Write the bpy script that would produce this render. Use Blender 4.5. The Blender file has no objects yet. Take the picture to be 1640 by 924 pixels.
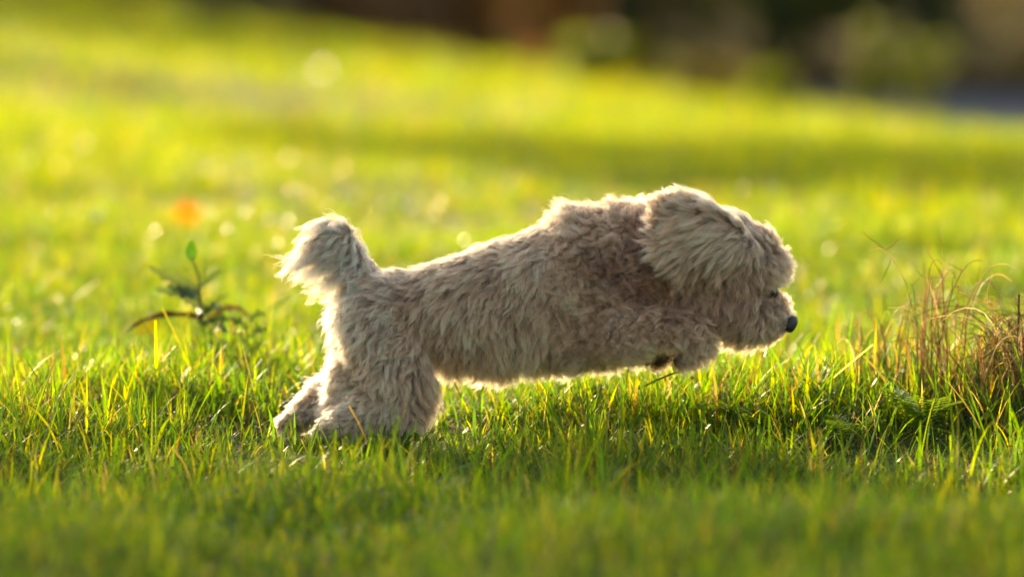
import bpy, bmesh, math
import numpy as np
from mathutils import Vector, Matrix
from mathutils.kdtree import KDTree
from mathutils.bvhtree import BVHTree

R = math.radians
rng = np.random.default_rng(11)
S = bpy.context.scene
COL = S.collection

# ------------------------------------------------------------------ camera
CH, CD = 0.812, 6.8            # lens height over the turf, distance to the dog
FPX = 9111.0                   # focal length in pixels of the 1640 px wide photograph
PITCH = math.atan((462 + 372) / FPX)
cam = bpy.data.cameras.new('camera')
co = bpy.data.objects.new('camera', cam); COL.objects.link(co)
cam.lens = 200; cam.sensor_width = 36; cam.clip_end = 2000; cam.clip_start = 0.5
co.location = (0, -CD, CH); co.rotation_euler = (math.pi / 2 - PITCH, 0, 0)
cam.dof.use_dof = True; cam.dof.focus_distance = 6.77; cam.dof.aperture_fstop = 2.75
S.camera = co
S.render.engine = 'CYCLES'
S.cycles.use_adaptive_sampling = False
S.cycles.use_denoising = True
S.cycles.max_bounces = 10; S.cycles.transparent_max_bounces = 8
S.cycles.diffuse_bounces = 4; S.cycles.glossy_bounces = 4; S.cycles.transmission_bounces = 6
S.cycles.sample_clamp_indirect = 6.0
S.cycles.sample_clamp_direct = 0.0
S.cycles_curves.shape = 'RIBBONS'
S.cycles_curves.subdivisions = 2

# ------------------------------------------------------------------ sky and sun
SUN_EL, SUN_AZ = R(17), R(-22)     # azimuth measured from +Y (away from the lens), negative = to the left
sd = Vector((math.sin(SUN_AZ) * math.cos(SUN_EL), math.cos(SUN_AZ) * math.cos(SUN_EL), math.sin(SUN_EL)))
w = bpy.data.worlds.new('World'); S.world = w; w.use_nodes = True
nt = w.node_tree; bg = nt.nodes['Background']
sky = nt.nodes.new('ShaderNodeTexSky'); sky.sky_type = 'NISHITA'; sky.sun_disc = False
sky.sun_elevation = SUN_EL; sky.sun_rotation = SUN_AZ
sky.dust_density = 2.0; sky.ozone_density = 0.6
nt.links.new(sky.outputs[0], bg.inputs[0]); bg.inputs[1].default_value = 0.15
sl = bpy.data.lights.new('sun', 'SUN'); so = bpy.data.objects.new('sun', sl); COL.objects.link(so)
sl.energy = 5.0; sl.angle = R(0.55); sl.color = (1.0, 0.80, 0.56)
so.rotation_euler = sd.to_track_quat('Z', 'Y').to_euler()
S.view_settings.view_transform = 'Standard'; S.view_settings.look = 'None'
S.view_settings.gamma = 1; S.view_settings.use_curve_mapping = False
S.view_settings.exposure = 1.38
S.view_settings.use_white_balance = True; S.view_settings.white_balance_temperature = 7900; S.view_settings.white_balance_tint = 10

# ------------------------------------------------------------------ helpers
def at(px, py, Y=0.0):
    """point on the plane y = Y seen at pixel (px, py) of the 1640x924 photograph; arrays allowed"""
    px = np.asarray(px, float); py = np.asarray(py, float); Y = np.asarray(Y, float)
    a = (px - 820) / FPX; b = (462 - py) / FPX
    dx = a; dy = math.cos(PITCH) + b * math.sin(PITCH); dz = -math.sin(PITCH) + b * math.cos(PITCH)
    t = (Y + CD) / dy
    return np.stack([dx * t, Y + 0 * t, CH + dz * t], -1)
def V(px, py, Y=0.0): return Vector([float(q) for q in at(px, py, Y)])
PX = CD / FPX                                   # metres per pixel at the dog

def tag(o, label=None, cat=None, group=None, kind=None):
    if label: o['label'] = label
    if cat: o['category'] = cat
    if group: o['group'] = group
    if kind: o['kind'] = kind
    return o
def link(name, data, parent=None):
    o = bpy.data.objects.new(name, data); COL.objects.link(o)
    if parent: o.parent = parent
    return o
def empty(name, loc=(0, 0, 0)):
    o = bpy.data.objects.new(name, None); COL.objects.link(o); o.location = loc; o.empty_display_size = .05
    return o
def smooth_noise(x, y, seed=0, f=1.0, octs=3):
    r = np.random.default_rng(seed); out = 0; amp = 1.0; tot = 0
    for o in range(octs):
        for k in range(4):
            a = r.uniform(0, 2 * math.pi); p = r.uniform(0, 6.28, 2); g = f * (1.9 ** o) * r.uniform(.7, 1.3)
            out = out + amp * np.sin((x * math.cos(a) + y * math.sin(a)) * g + p[0] + .7 * np.sin((x * math.sin(a) - y * math.cos(a)) * g * .8 + p[1]))
            tot += amp * .5
        amp *= .6
    return out / tot
def sstep(a, b, x):
    t = np.clip((x - a) / (b - a), 0, 1); return t * t * (3 - 2 * t)

def np_mesh(name, verts, faces, mat, col=None, smooth=True, parent=None):
    """verts (N,3); faces list of int arrays (F,k) (k same in each array)"""
    me = bpy.data.meshes.new(name)
    verts = np.ascontiguousarray(verts, np.float32)
    me.vertices.add(len(verts)); me.vertices.foreach_set('co', verts.ravel())
    faces = [f for f in faces if len(f)]
    nl = sum(f.size for f in faces); nf = sum(len(f) for f in faces)
    me.loops.add(nl); me.polygons.add(nf)
    me.loops.foreach_set('vertex_index', np.concatenate([f.ravel() for f in faces]).astype(np.int32))
    sizes = np.concatenate([np.full(len(f), f.shape[1]) for f in faces])
    starts = np.concatenate([[0], np.cumsum(sizes)[:-1]]).astype(np.int32)
    me.polygons.foreach_set('loop_start', starts)
    if smooth: me.polygons.foreach_set('use_smooth', np.ones(nf, bool))
    me.update(calc_edges=True)
    if col is not None:
        c = np.ones((len(verts), 4), np.float32); c[:, :3] = col
        a = me.color_attributes.new('col', 'FLOAT_COLOR', 'POINT'); a.data.foreach_set('color', c.ravel())
    me.materials.append(mat)
    return link(name, me, parent)

# ------------------------------------------------------------------ materials
def nodemat(name):
    m = bpy.data.materials.new(name); m.use_nodes = True; n = m.node_tree; n.nodes.clear()
    return m, n, n.nodes.new('ShaderNodeOutputMaterial')
def leaf_mat(name, trans=0.5, rough=0.38, gloss=0.5, ttint=(1.5, 1.35, .5), use_attr=True, base=(.1, .2, .02)):
    m, n, out = nodemat(name); N = n.nodes; L = n.links
    if use_attr:
        at_ = N.new('ShaderNodeAttribute'); at_.attribute_name = 'col'; c = at_.outputs['Color']
    else:
        rgb = N.new('ShaderNodeRGB'); rgb.outputs[0].default_value = (*base, 1); c = rgb.outputs[0]
    nz = N.new('ShaderNodeTexNoise'); nz.inputs['Scale'].default_value = 160; nz.inputs['Detail'].default_value = 2
    tc = N.new('ShaderNodeTexCoord'); L.new(tc.outputs['Object'], nz.inputs['Vector'])
    mr = N.new('ShaderNodeMapRange'); mr.inputs['To Min'].default_value = .65; mr.inputs['To Max'].default_value = 1.35
    L.new(nz.outputs[0], mr.inputs[0])
    mul = N.new('ShaderNodeVectorMath'); mul.operation = 'SCALE'; L.new(c, mul.inputs[0]); L.new(mr.outputs[0], mul.inputs['Scale'])
    pr = N.new('ShaderNodeBsdfPrincipled'); L.new(mul.outputs[0], pr.inputs['Base Color'])
    pr.inputs['Roughness'].default_value = rough; pr.inputs['Specular IOR Level'].default_value = gloss
    tm = N.new('ShaderNodeVectorMath'); tm.operation = 'MULTIPLY'; tm.inputs[1].default_value = ttint; L.new(mul.outputs[0], tm.inputs[0])
    tr = N.new('ShaderNodeBsdfTranslucent'); L.new(tm.outputs[0], tr.inputs[0])
    mx = N.new('ShaderNodeMixShader'); mx.inputs[0].default_value = trans
    L.new(pr.outputs[0], mx.inputs[1]); L.new(tr.outputs[0], mx.inputs[2]); L.new(mx.outputs[0], out.inputs[0])
    return m
def plain(name, c, rough=.6, spec=.5, noise=0, scale=20, c2=None, bump=0):
    m, n, out = nodemat(name); N = n.nodes; L = n.links
    pr = N.new('ShaderNodeBsdfPrincipled'); pr.inputs['Base Color'].default_value = (*c, 1)
    pr.inputs['Roughness'].default_value = rough; pr.inputs['Specular IOR Level'].default_value = spec
    if c2:
        tc = N.new('ShaderNodeTexCoord'); nz = N.new('ShaderNodeTexNoise'); nz.inputs['Scale'].default_value = scale; nz.inputs['Detail'].default_value = 8
        L.new(tc.outputs['Object'], nz.inputs['Vector'])
        rp = N.new('ShaderNodeValToRGB'); rp.color_ramp.elements[0].position = .35; rp.color_ramp.elements[1].position = .65
        rp.color_ramp.elements[0].color = (*c, 1); rp.color_ramp.elements[1].color = (*c2, 1)
        L.new(nz.outputs[0], rp.inputs[0]); L.new(rp.outputs[0], pr.inputs['Base Color'])
        if bump:
            b = N.new('ShaderNodeBump'); b.inputs['Strength'].default_value = bump; b.inputs['Distance'].default_value = .01
            L.new(nz.outputs[0], b.inputs['Height']); L.new(b.outputs[0], pr.inputs['Normal'])
    L.new(pr.outputs[0], out.inputs[0])
    return m
M_GRASS = leaf_mat('grass_blade', .6, .42, .35, (4.1, 3.7, .9))
M_FARGRASS = leaf_mat('meadow_blade', .65, .42, .4, (4.9, 3.9, .4))
M_DRY = leaf_mat('dry_straw', .5, .6, .3, (1.7, 1.65, 1.2))
M_LEAF = leaf_mat('weed_leaf', .45, .45, .35, (2.0, 1.7, .4))
M_CROWN = leaf_mat('shrub_leaf', .6, .5, .3, (1.8, 1.6, .8))
M_SOIL = plain('turf_soil', (.035, .045, .014), .95, .1, c2=(.06, .075, .02), scale=35, bump=.5)
M_ROAD = plain('asphalt', (.10, .11, .135), .9, .15, c2=(.13, .14, .165), scale=8)
M_LITTER = plain('leaf_litter', (.035, .022, .012), .95, .1, c2=(.07, .04, .02), scale=2.2)
M_BARK = plain('bark', (.04, .028, .018), .9, .1, c2=(.09, .065, .045), scale=14, bump=.8)

# ------------------------------------------------------------------ terrain
def hgt(x, y):
    D = y + CD
    far = np.clip((D - 9) / 21, 0, None)
    prof = -0.82 * np.minimum(far, 1) ** 1.3 - np.clip(D - 30, 0, 7) * 0.12
    lat = -0.163 * sstep(9, 30, D) * np.tanh(x / 7) * 7
    bumps = .010 * smooth_noise(x, y, 3, 2.2, 2) * sstep(.15, .8, np.abs(y) + .5 * np.abs(x + .1)) + .022 * smooth_noise(x, y, 5, .9, 2) * sstep(8.5, 12, D)
    ridge = (.042 * np.exp(-((y - .26) / .22) ** 2) - (.040 + .018 * (x < 0) * np.tanh(-x * 3)) * np.exp(-((y + .46) / .19) ** 2)) * (.85 + .3 * np.tanh(x * 3)) + .055 * sstep(-.75, -1.3, y)
    ridge = ridge * (1 - .75 * np.exp(-((x + .2) / .14) ** 2) * (np.abs(y) < 5))
    lawn = prof + lat + bumps + ridge * (np.abs(x) < 50)
    k = sstep(30, 37, D)
    out = lawn * (1 - k) + (-1.60) * k
    return out
def grid_sheet(name, xs, ys, zf, mat):
    X, Y = np.meshgrid(xs, ys); Z = zf(X, Y)
    v = np.stack([X, Y, Z], -1).reshape(-1, 3); nx, ny = len(xs), len(ys)
    i = np.arange(nx - 1)[None, :] + np.arange(ny - 1)[:, None] * nx; i = i.ravel()
    return np_mesh(name, v, [np.stack([i, i + 1, i + nx + 1, i + nx], -1)], mat)
xs = np.concatenate([[-400, -150, -60, -30], np.linspace(-15, -2.2, 40), np.linspace(-2, 2, 90), np.linspace(2.2, 15, 40), [30, 60, 150, 400]])
ys = np.concatenate([[-60, -20], np.linspace(-9, -2, 25), np.linspace(-1.9, 3, 140), np.linspace(3.1, 34, 150), [40, 60, 120, 300, 800]])
tag(grid_sheet('ground', xs, ys, hgt, M_SOIL), kind='structure')
ry = np.linspace(30.9, 34.9, 5); rx = np.linspace(-60, 60, 3)
tag(grid_sheet('road', rx, ry, lambda x, y: x * 0 - 1.60 + .006, M_ROAD), kind='structure')
tag(grid_sheet('verge', rx, np.linspace(35.0, 60, 4), lambda x, y: x * 0 - 1.60 + .05, M_LITTER), kind='structure')

# ------------------------------------------------------------------ grass
def build_blades(P, h, wd, az, lean, bend, col, twist=None, lv=5, tipw=.0, blunt=None):
    """ribbon blades: P roots (N,3); returns verts, faces, colours"""
    N = len(P); t = np.linspace(0, 1, lv)
    ang = lean[:, None] + bend[:, None] * t[None, :] ** 1.4
    seg = h[:, None] / (lv - 1)
    sx = np.concatenate([np.zeros((N, 1)), np.cumsum(np.sin(ang[:, 1:]) * seg, 1)], 1)
    sz = np.concatenate([np.zeros((N, 1)), np.cumsum(np.cos(ang[:, 1:]) * seg, 1)], 1)
    d = np.stack([np.cos(az), np.sin(az)], -1)
    if twist is None: twist = rng.uniform(-1.2, 1.2, N)
    wa = az[:, None] + math.pi / 2 + twist[:, None] * t[None, :]
    prof = np.clip(1.15 * (1 - t ** 2.4), 0, 1) * (0.55 + .45 * np.minimum(t * 3, 1))
    ww = wd[:, None] * prof[None, :] * .5
    if blunt is not None: ww = np.maximum(ww, wd[:, None] * .38 * blunt[:, None])
    cx = P[:, 0:1] + d[:, 0:1] * sx; cy = P[:, 1:2] + d[:, 1:2] * sx; cz = P[:, 2:3] + sz
    ox = np.cos(wa) * ww; oy = np.sin(wa) * ww; oz = ww * .25 * np.sin(wa * 3)
    Lf = np.stack([cx - ox, cy - oy, cz - oz], -1); Rt = np.stack([cx + ox, cy + oy, cz + oz], -1)
    v = np.stack([Lf, Rt], 2).reshape(N, lv * 2, 3)
    base = (np.arange(N) * lv * 2)[:, None] + (np.arange(lv - 1) * 2)[None, :]; b = base.ravel()
    f = np.stack([b, b + 1, b + 3, b + 2], -1)
    c = np.repeat(col[:, None, :], lv * 2, 1)
    return v.reshape(-1, 3), f, c.reshape(-1, 3)
PAL = .62 * np.array([(.055, .13, .018), (.075, .17, .018), (.10, .19, .02), (.040, .09, .025), (.13, .20, .02), (.05, .12, .035)])
DRYC = .75 * np.array([(.20, .16, .08), (.16, .11, .05), (.24, .20, .12), (.13, .08, .04), (.26, .24, .17)])
def colours(N, dry, seed, x=None, y=None):
    r = np.random.default_rng(seed)
    c = PAL[r.integers(0, len(PAL), N)] * r.uniform(.75, 1.3, (N, 1))
    y_ = r.random(N) < .14; c[y_] = np.array((.15, .16, .015)) * r.uniform(.8, 1.2, (y_.sum(), 1))
    d = r.random(N) < dry; c[d] = DRYC[r.integers(0, len(DRYC), d.sum())] * r.uniform(.6, 1.1, (d.sum(), 1))
    return c
def scatter(D0, D1, n, half=.1, pad=.5, seed=0):
    """n roots between distances D0..D1 from the lens, inside a wedge wider than the picture"""
    r = np.random.default_rng(seed)
    D = np.sqrt(r.uniform(D0 ** 2, D1 ** 2, n)); x = r.uniform(-1, 1, n) * (half * D + pad)
    return x, D - CD
def clumped(x, y, seed, spread=.012, per=9):
    r = np.random.default_rng(seed); n = len(x)
    k = max(1, n // per); idx = r.integers(0, k, n)
    cx, cy = x[:k], y[:k]
    m = r.random(n) < .7
    return np.where(m, cx[idx] + r.normal(0, spread, n), x), np.where(m, cy[idx] + r.normal(0, spread, n), y), idx
# where the dog stands the turf is pressed down
def tread(x, y):
    return 1 - .3 * np.exp(-(((x + .17) / .16) ** 2 + ((y + .02) / .13) ** 2))
vs, fs, cs = [], [], []; off = 0
def add(v, f, c):
    global off
    vs.append(v); fs.append(f + off); cs.append(c); off += len(v)
def turf(D0, D1, n, h0, hs, wmin, wmax, seed, lv, dry=.12, pad=.5, tall=.06, half=.1, flat=0.0, gaps=False):
    r = np.random.default_rng(seed + 100)
    x, y = scatter(D0, D1, n, half, pad, seed); x, y, idx = clumped(x, y, seed + 1)
    hf = 1 + .40 * smooth_noise(x, y, 9, 3.0, 2) + .32 * smooth_noise(x, y, 19, 9.0, 2)
    h = np.clip(r.normal(h0, hs, n), h0 * .3, h0 * 2.2) * hf
    h = np.where(r.random(n) < tall, h * r.uniform(1.3, 1.9, n), h) * tread(x, y)
    h = np.clip(h, .01, .15)
    if gaps:
        kp = (smooth_noise(x, y, 33, 11.0, 2) > -.18) | (r.random(n) < .16); x, y, h = x[kp], y[kp], h[kp]; n = len(x)
    wd = r.uniform(wmin, wmax, n) ** 1.0; wd = np.where(r.random(n) < .35, wd * .45, wd)
    az = r.uniform(0, 2 * math.pi, n) ; lean = np.abs(r.normal(.25, .5, n)) + flat; bend = np.abs(r.normal(.35, .85, n))
    col = colours(n, dry, seed + 2)
    P = np.stack([x, y, hgt(x, y) - .004], -1)
    v, f, c = build_blades(P, h, wd, az, lean, bend, col, lv=lv, blunt=(r.random(n) < .15) * 1.0)
    add(v, f, c)
def flush(name, mat, **kw):
    global off
    o = np_mesh(name, np.concatenate(vs), [np.concatenate(fs)], mat, np.concatenate(cs))
    tag(o, kind='stuff', **kw); vs.clear(); fs.clear(); cs.clear(); off = 0
    return o
# turf near the lens and round the dog
turf(4.2, 6.3, 85000, .038, .014, .0014, .0034, 21, 4, dry=.03, pad=.35, tall=.03)
turf(6.35, 7.6, 34000, .046, .016, .0014, .0032, 22, 6, dry=.08, pad=.35, gaps=True)
turf(6.3, 7.6, 5000, .062, .018, .0030, .0052, 29, 7, dry=.06, pad=.35, gaps=True)      # broad long blades
turf(6.35, 7.6, 36000, .036, .012, .0006, .0014, 28, 5, dry=.18, pad=.35, gaps=True)   # fine hair-like blades
turf(6.2, 7.6, 60000, .020, .007, .0014, .0035, 23, 4, dry=.16, pad=.3, tall=0, flat=.6)     # low matted blades
turf(7.6, 10, 100000, .036, .012, .0012, .0030, 24, 4, dry=.06, pad=.4, tall=.03)
def patch(cx, cy, sx, sy, n, h0, hs, wmin, wmax, seed, lv=6, dry=.1):
    r = np.random.default_rng(seed); x = r.normal(cx, sx, n); y = r.normal(cy, sy, n); x, y, _ = clumped(x, y, seed + 1, .01, 7)
    h = np.clip(r.normal(h0, hs, n), .02, .16) * np.where(np.abs(x + .12) < .13, tread(x, y), 1)
    P = np.stack([x, y, hgt(x, y) - .004], -1)
    v, f, c = build_blades(P, h, r.uniform(wmin, wmax, n), r.uniform(0, 6.28, n), np.abs(r.normal(.3, .35, n)), np.abs(r.normal(.5, .6, n)), colours(n, dry, seed + 2), lv=lv); add(v, f, c)
patch(-.36, .60, .07, .05, 350, .095, .02, .0022, .0048, 411)
patch(-.20, -.085, .075, .02, 260, .050, .012, .0016, .0036, 413)
patch(-.50, .30, .10, .10, 1100, .065, .018, .0018, .0042, 401)
patch(-.34, .55, .12, .10, 900, .060, .018, .0018, .0042, 403)
patch(.33, .06, .09, .05, 700, .072, .016, .0020, .0046, 405)
patch(.12, .10, .10, .05, 700, .060, .014, .0014, .0036, 407)
patch(.60, .06, .06, .06, 500, .085, .02, .0016, .0040, 409, dry=.3)
flush('grass', M_GRASS, label='sunlit short green grass in sharp focus round the dog', cat='grass')
turf(10, 16, 150000, .038, .012, .0020, .004, 25, 3, dry=.04, pad=.6, tall=.03)
turf(16, 31.5, 130000, .05, .018, .004, .009, 26, 3, dry=.04, pad=1.0, half=.13)
turf(25, 30.8, 9000, .095, .03, .006, .012, 27, 4, dry=.1, pad=1.0, tall=.2, half=.13)
flush('meadow_grass', M_FARGRASS, label='blurred bright yellow green meadow stretching behind the dog', cat='meadow')

# ------------------------------------------------------------------ the dog: one continuous body
def ico(sub):
    bm = bmesh.new(); bmesh.ops.create_icosphere(bm, subdivisions=sub, radius=1)
    v = np.array([q.co[:] for q in bm.verts]); f = np.array([[a.index for a in p.verts] for p in bm.faces]); bm.free(); return v, f
ICO = ico(2); ICO3 = ico(3)
def blobs(chains):
    """chains of (px, py, Y, r_px, depth factor) -> overlapping ellipsoids along each chain"""
    V_, F_ = [], []; o = 0
    for ch in chains:
        ch = [tuple(map(float, c)) for c in ch]
        pts = [ch[0]]
        for a, b in zip(ch[:-1], ch[1:]):
            a, b = np.array(a), np.array(b); L = math.hypot(*(b - a)[:2]) + abs(b[2] - a[2]) / PX
            n = max(1, int(L / (0.22 * min(a[3], b[3])) + 1))
            for k in range(1, n + 1): pts.append(tuple(a + (b - a) * k / n))
        for (px, py, Y, r, dfac) in pts:
            c = at(px, py, Y); rr = r * PX * (Y + CD) / CD
            V_.append(ICO[0] * [rr, rr * dfac, rr] + c); F_.append(ICO[1] + o); o += len(ICO[0])
    return np.concatenate(V_), np.concatenate(F_)
def remeshed(name, chains, voxel, smooth_it, mat, parent=None):
    v, f = blobs(chains)
    o = np_mesh('tmp', v, [f], mat)
    md = o.modifiers.new('r', 'REMESH'); md.mode = 'VOXEL'; md.voxel_size = voxel
    ms = o.modifiers.new('s', 'SMOOTH'); ms.factor = .5; ms.iterations = smooth_it
    dg = bpy.context.evaluated_depsgraph_get(); dg.update()
    me = bpy.data.meshes.new_from_object(o.evaluated_get(dg)); me.name = name
    bpy.data.objects.remove(o)
    me.polygons.foreach_set('use_smooth', np.ones(len(me.polygons), bool))
    me.materials.clear(); me.materials.append(mat)
    return link(name, me, parent)
NY, FY = -.048, .048         # near and far legs
DOG = [
    # trunk
    [(612, 498, 0, 58, .95), (680, 505, 0, 72, .92), (760, 493, 0, 86, .88), (850, 475, 0, 98, .85), (930, 455, 0, 108, .82), (1000, 436, 0, 102, .8), (1050, 415, 0, 80, .85)],
    [(850, 520, 0, 62, 1.1), (930, 505, 0, 76, 1.0), (1005, 486, 0, 74, .9), (1060, 466, 0, 58, .9)],
    # neck and skull
    [(1040, 418, 0, 76, .85), (1110, 420, 0, 73, .92), (1158, 417, 0, 74, .98), (1188, 424, 0, 62, 1.0)],
    [(1120, 455, 0, 60, .95), (1168, 478, 0, 60, .98), (1200, 492, 0, 46, .95)],
    [(1200, 415, 0, 52, 1.0), (1218, 430, 0, 38, 1.1), (1228, 436, 0, 28, 1.3)],
    [(735, 532, 0, 56, 1.05), (800, 530, 0, 62, 1.0)], [(985, 440, -.022, 78, .8)], [(985, 440, .022, 78, .8)], [(622, 545, -.018, 62, .7)], [(575, 600, -.01, 42, .8), (570, 640, -.012, 36, .9), (540, 668, -.012, 24, 1.0)],
    # muzzle
    [(1190, 492, 0, 52, .9), (1222, 503, 0, 38, .9), (1242, 513, 0, 25, .95), (1252, 517, 0, 17, 1.0)],
    [(1185, 515, 0, 32, 1.0), (1222, 526, 0, 20, 1.0)],
    [(1216, 472, 0, 30, .9), (1234, 484, 0, 22, .85)],
    [(1215, 492, 0, 30, .85), (1238, 499, 0, 23, .85), (1250, 503, 0, 15, .9)],
    # near front leg, folded forward under the chest
    [(1010, 495, NY * .9, 48, .6), (1000, 533, NY * 1.3, 32, .8), (1050, 526, NY * 1.5, 27, .85), (1106, 530, NY * 1.5, 23, .85), (1117, 548, NY * 1.45, 20, .9), (1106, 570, NY * 1.35, 15, 1.1), (1088, 578, NY * 1.3, 11, 1.2)],
    # far front leg
    [(1000, 500, FY * .7, 50, .6), (985, 545, FY * .8, 30, .8), (1030, 548, FY * .8, 22, .85), (1068, 556, FY * .6, 18, .9), (1056, 573, FY * .5, 13, 1.1), (1044, 578, FY * .5, 9, 1.2)],
    # near hind leg
    [(618, 510, NY * .5, 64, .62), (618, 560, NY * .8, 62, .58), (640, 610, NY, 50, .6), (662, 642, NY, 34, .75), (640, 668, NY, 38, .7), (596, 668, NY, 42, .8), (556, 682, NY, 31, .9), (520, 697, NY, 18, 1.2)],
    # far hind leg
    [(605, 505, FY * .5, 60, .62), (594, 560, FY * .8, 54, .58), (576, 604, FY, 46, .65), (548, 628, FY, 34, .7), (510, 650, FY * .6, 28, .85), (478, 672, FY * .4, 20, 1.0), (456, 683, FY * .3, 14, 1.3)],
    # tail, carried up over the rump
    [(590, 460, 0, 27, 1.0), (570, 436, 0, 25, .9), (558, 404, 0, 20, .9), (548, 374, 0, 17, .9), (526, 370, 0, 14, .9), (510, 388, 0, 12, .9), (506, 406, 0, 10, .9)],
    [(556, 430, 0, 22, .8), (538, 415, 0, 19, .7), (524, 412, 0, 16, .7)], [(545, 395, 0, 20, .8), (528, 392, 0, 18, .8)],
    # ear flaps, flung back
    [(1186, 396, -.045, 25, .6), (1150, 382, -.070, 38, .38), (1112, 364, -.079, 46, .30), (1084, 350, -.082, 42, .26), (1096, 390, -.082, 40, .26)],
    [(1186, 398, .050, 28, .6), (1150, 380, .068, 32, .38), (1112, 362, .074, 40, .28), (1086, 352, .076, 34, .25)],
]
M_SKIN = plain('dog_skin', (.20, .15, .11), .85, .1)
dog = remeshed('dog', DOG, .0035, 7, M_SKIN)
tag(dog, 'curly cream dog leaping over the grass with its ear flung back', 'dog')
dme = dog.data

# ------------------------------------------------------------------ coat
# comb field, read off the photograph: px, py, direction x, direction y (down positive), length px, curl, lift, spread of the entry
G = [
    # back and rump
    (640, 440, -1, .15, 26, .35, .35), (720, 420, -1, .25, 26, .35, .35), (800, 395, -1, .3, 26, .4, .35), (870, 375, -1, .3, 28, .4, .4),
    (620, 500, -.8, .7, 30, .5, .35), (600, 560, -.9, .7, 32, .5, .4), (700, 480, -.5, .9, 32, .4, .3), (780, 460, -.4, .9, 34, .4, .3), (850, 440, -.35, .95, 36, .45, .3),
    # flank
    (700, 540, -.25, 1, 36, .35, .28), (780, 530, -.2, 1, 40, .35, .28), (860, 520, -.25, 1, 42, .4, .28), (760, 580, -.15, 1, 34, .3, .3), (840, 590, -.1, 1, 36, .3, .3), (920, 580, -.1, 1, 36, .6, .3),
    # shoulder, withers and chest: tight curls
    (925, 350, -.8, -.5, 40, .9, .8), (980, 325, -.4, -.8, 30, .9, .75), (1022, 330, -.1, -1, 34, .8, .75), (1046, 345, -.3, -1, 10, .5, .3), (920, 420, -.9, .5, 34, 1, .4), (980, 400, -.6, .7, 30, 1.2, .5), (1030, 420, -.3, .9, 28, 1.3, .5),
    (930, 480, -.4, .9, 34, 1.2, .4), (990, 470, -.2, 1, 30, 1.4, .45), (1040, 490, .1, 1, 28, 1.3, .45), (960, 540, -.1, 1, 32, 1.2, .4), (1020, 550, .2, 1, 28, 1.2, .4), (1080, 500, .4, .9, 26, 1.2, .4),
    # forelegs
    (1100, 530, .6, .8, 26, 1.0, .45), (1125, 545, .8, .7, 26, .9, .5), (1100, 570, .5, .8, 20, .8, .4), (1050, 575, -.2, .8, 14, .6, .3),
    # hind legs
    (640, 600, -.3, 1, 30, .5, .38), (680, 640, .1, 1, 30, .5, .4), (690, 600, .2, 1, 32, .4, .35), (560, 560, -.9, .6, 30, .6, .5), (550, 610, -.8, .5, 26, .6, .5), (510, 645, -.9, .2, 22, .5, .5), (460, 680, -1, .2, 12, .3, .35),
    (630, 680, -.4, .9, 22, .5, .4), (580, 695, -.8, .5, 20, .4, .4), (530, 705, -1, .3, 12, .3, .35),
    # tail plume
    (590, 450, -.4, .3, 26, .5, .4), (570, 440, -.7, .9, 44, .7, .4), (556, 400, -.75, .75, 64, .6, .25), (552, 366, -.95, .3, 46, .5, .25), (528, 358, -.9, .65, 50, .5, .25), (508, 380, -.6, .9, 56, .5, .25), (514, 415, -.9, .6, 58, .5, .25), (530, 435, -.85, .75, 66, .6, .3), (568, 362, -.4, -.2, 18, .5, .35), (578, 395, -.1, .3, 20, .5, .3), (548, 470, -.7, .9, 38, .9, .5),
    # skull
    (1100, 330, -.9, -.3, 34, .4, .4), (1150, 335, -.95, -.2, 34, .45, .3), (1190, 358, -.9, .15, 36, .6, .3), (1184, 385, -1, .15, 46, .4, .3), (1204, 375, -.9, .0, 34, .5, .3), (1195, 410, -.8, .6, 40, .5, .3), (1222, 388, -.5, -.5, 18, .8, .45), (1245, 420, .9, .1, 26, .9, .5), (1205, 400, -.5, .75, 30, .7, .3), (1218, 432, .4, .85, 28, .7, .35),
    (1238, 440, .95, .35, 26, .8, .45),
    # cheek, muzzle, beard
    (1185, 440, -.1, 1, 30, .45, .3), (1160, 470, -.25, 1, 36, .4, .3), (1140, 500, -.2, 1, 36, .5, .3), (1190, 490, -.45, .9, 36, .3, .25), (1215, 490, -.5, .85, 32, .3, .25), (1240, 495, -.1, .7, 20, .6, .5), (1248, 492, .8, -.2, 14, .9, .7), (1222, 478, .1, -.6, 12, .6, .4),
    (1236, 480, .5, -.6, 14, .9, .6), (1252, 490, .8, -.3, 13, .9, .6),
    (1240, 530, -.4, .9, 27, .4, .35), (1200, 530, -.5, .85, 34, .4, .35), (1160, 530, -.3, .9, 26, .5, .4), (1120, 460, -.3, .95, 32, .8, .35),
    (1256, 512, -.5, .8, 12, .3, .3), (1250, 500, -.3, .7, 12, .4, .3),
]
# the ears have a field of their own: long hair fanned backwards
GE = [(1185, 398, -.9, -.2, 46, .35, .25), (1150, 365, -.95, -.2, 60, .3, .2), (1150, 400, -1, .25, 60, .3, .25), (1150, 420, -.7, .8, 56, .3, .3), (1110, 335, -.9, -.3, 36, .4, .25), (1110, 376, -1, .0, 58, .3, .25),
      (1110, 410, -.65, .8, 56, .35, .3), (1075, 350, -.9, -.4, 26, .4, .2), (1070, 375, -1, .05, 30, .4, .3), (1075, 400, -.85, .55, 40, .4, .3), (1090, 328, -.9, -.5, 22, .5, .3), (1070, 325, -.7, -.8, 26, .5, .45)]
def field(tab, px, py, sig=30.0):
    T = np.array([g[:7] for g in tab], float)
    d2 = (px[:, None] - T[None, :, 0]) ** 2 + (py[:, None] - T[None, :, 1]) ** 2
    wgt = 1 / (d2 + sig * sig * .25) ** 2; wgt /= wgt.sum(1, keepdims=True)
    q = wgt @ T[:, 2:]
    n = np.hypot(q[:, 0], q[:, 1]) + 1e-6
    return q[:, 0] / n, q[:, 1] / n, q[:, 2], q[:, 3], q[:, 4]
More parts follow.
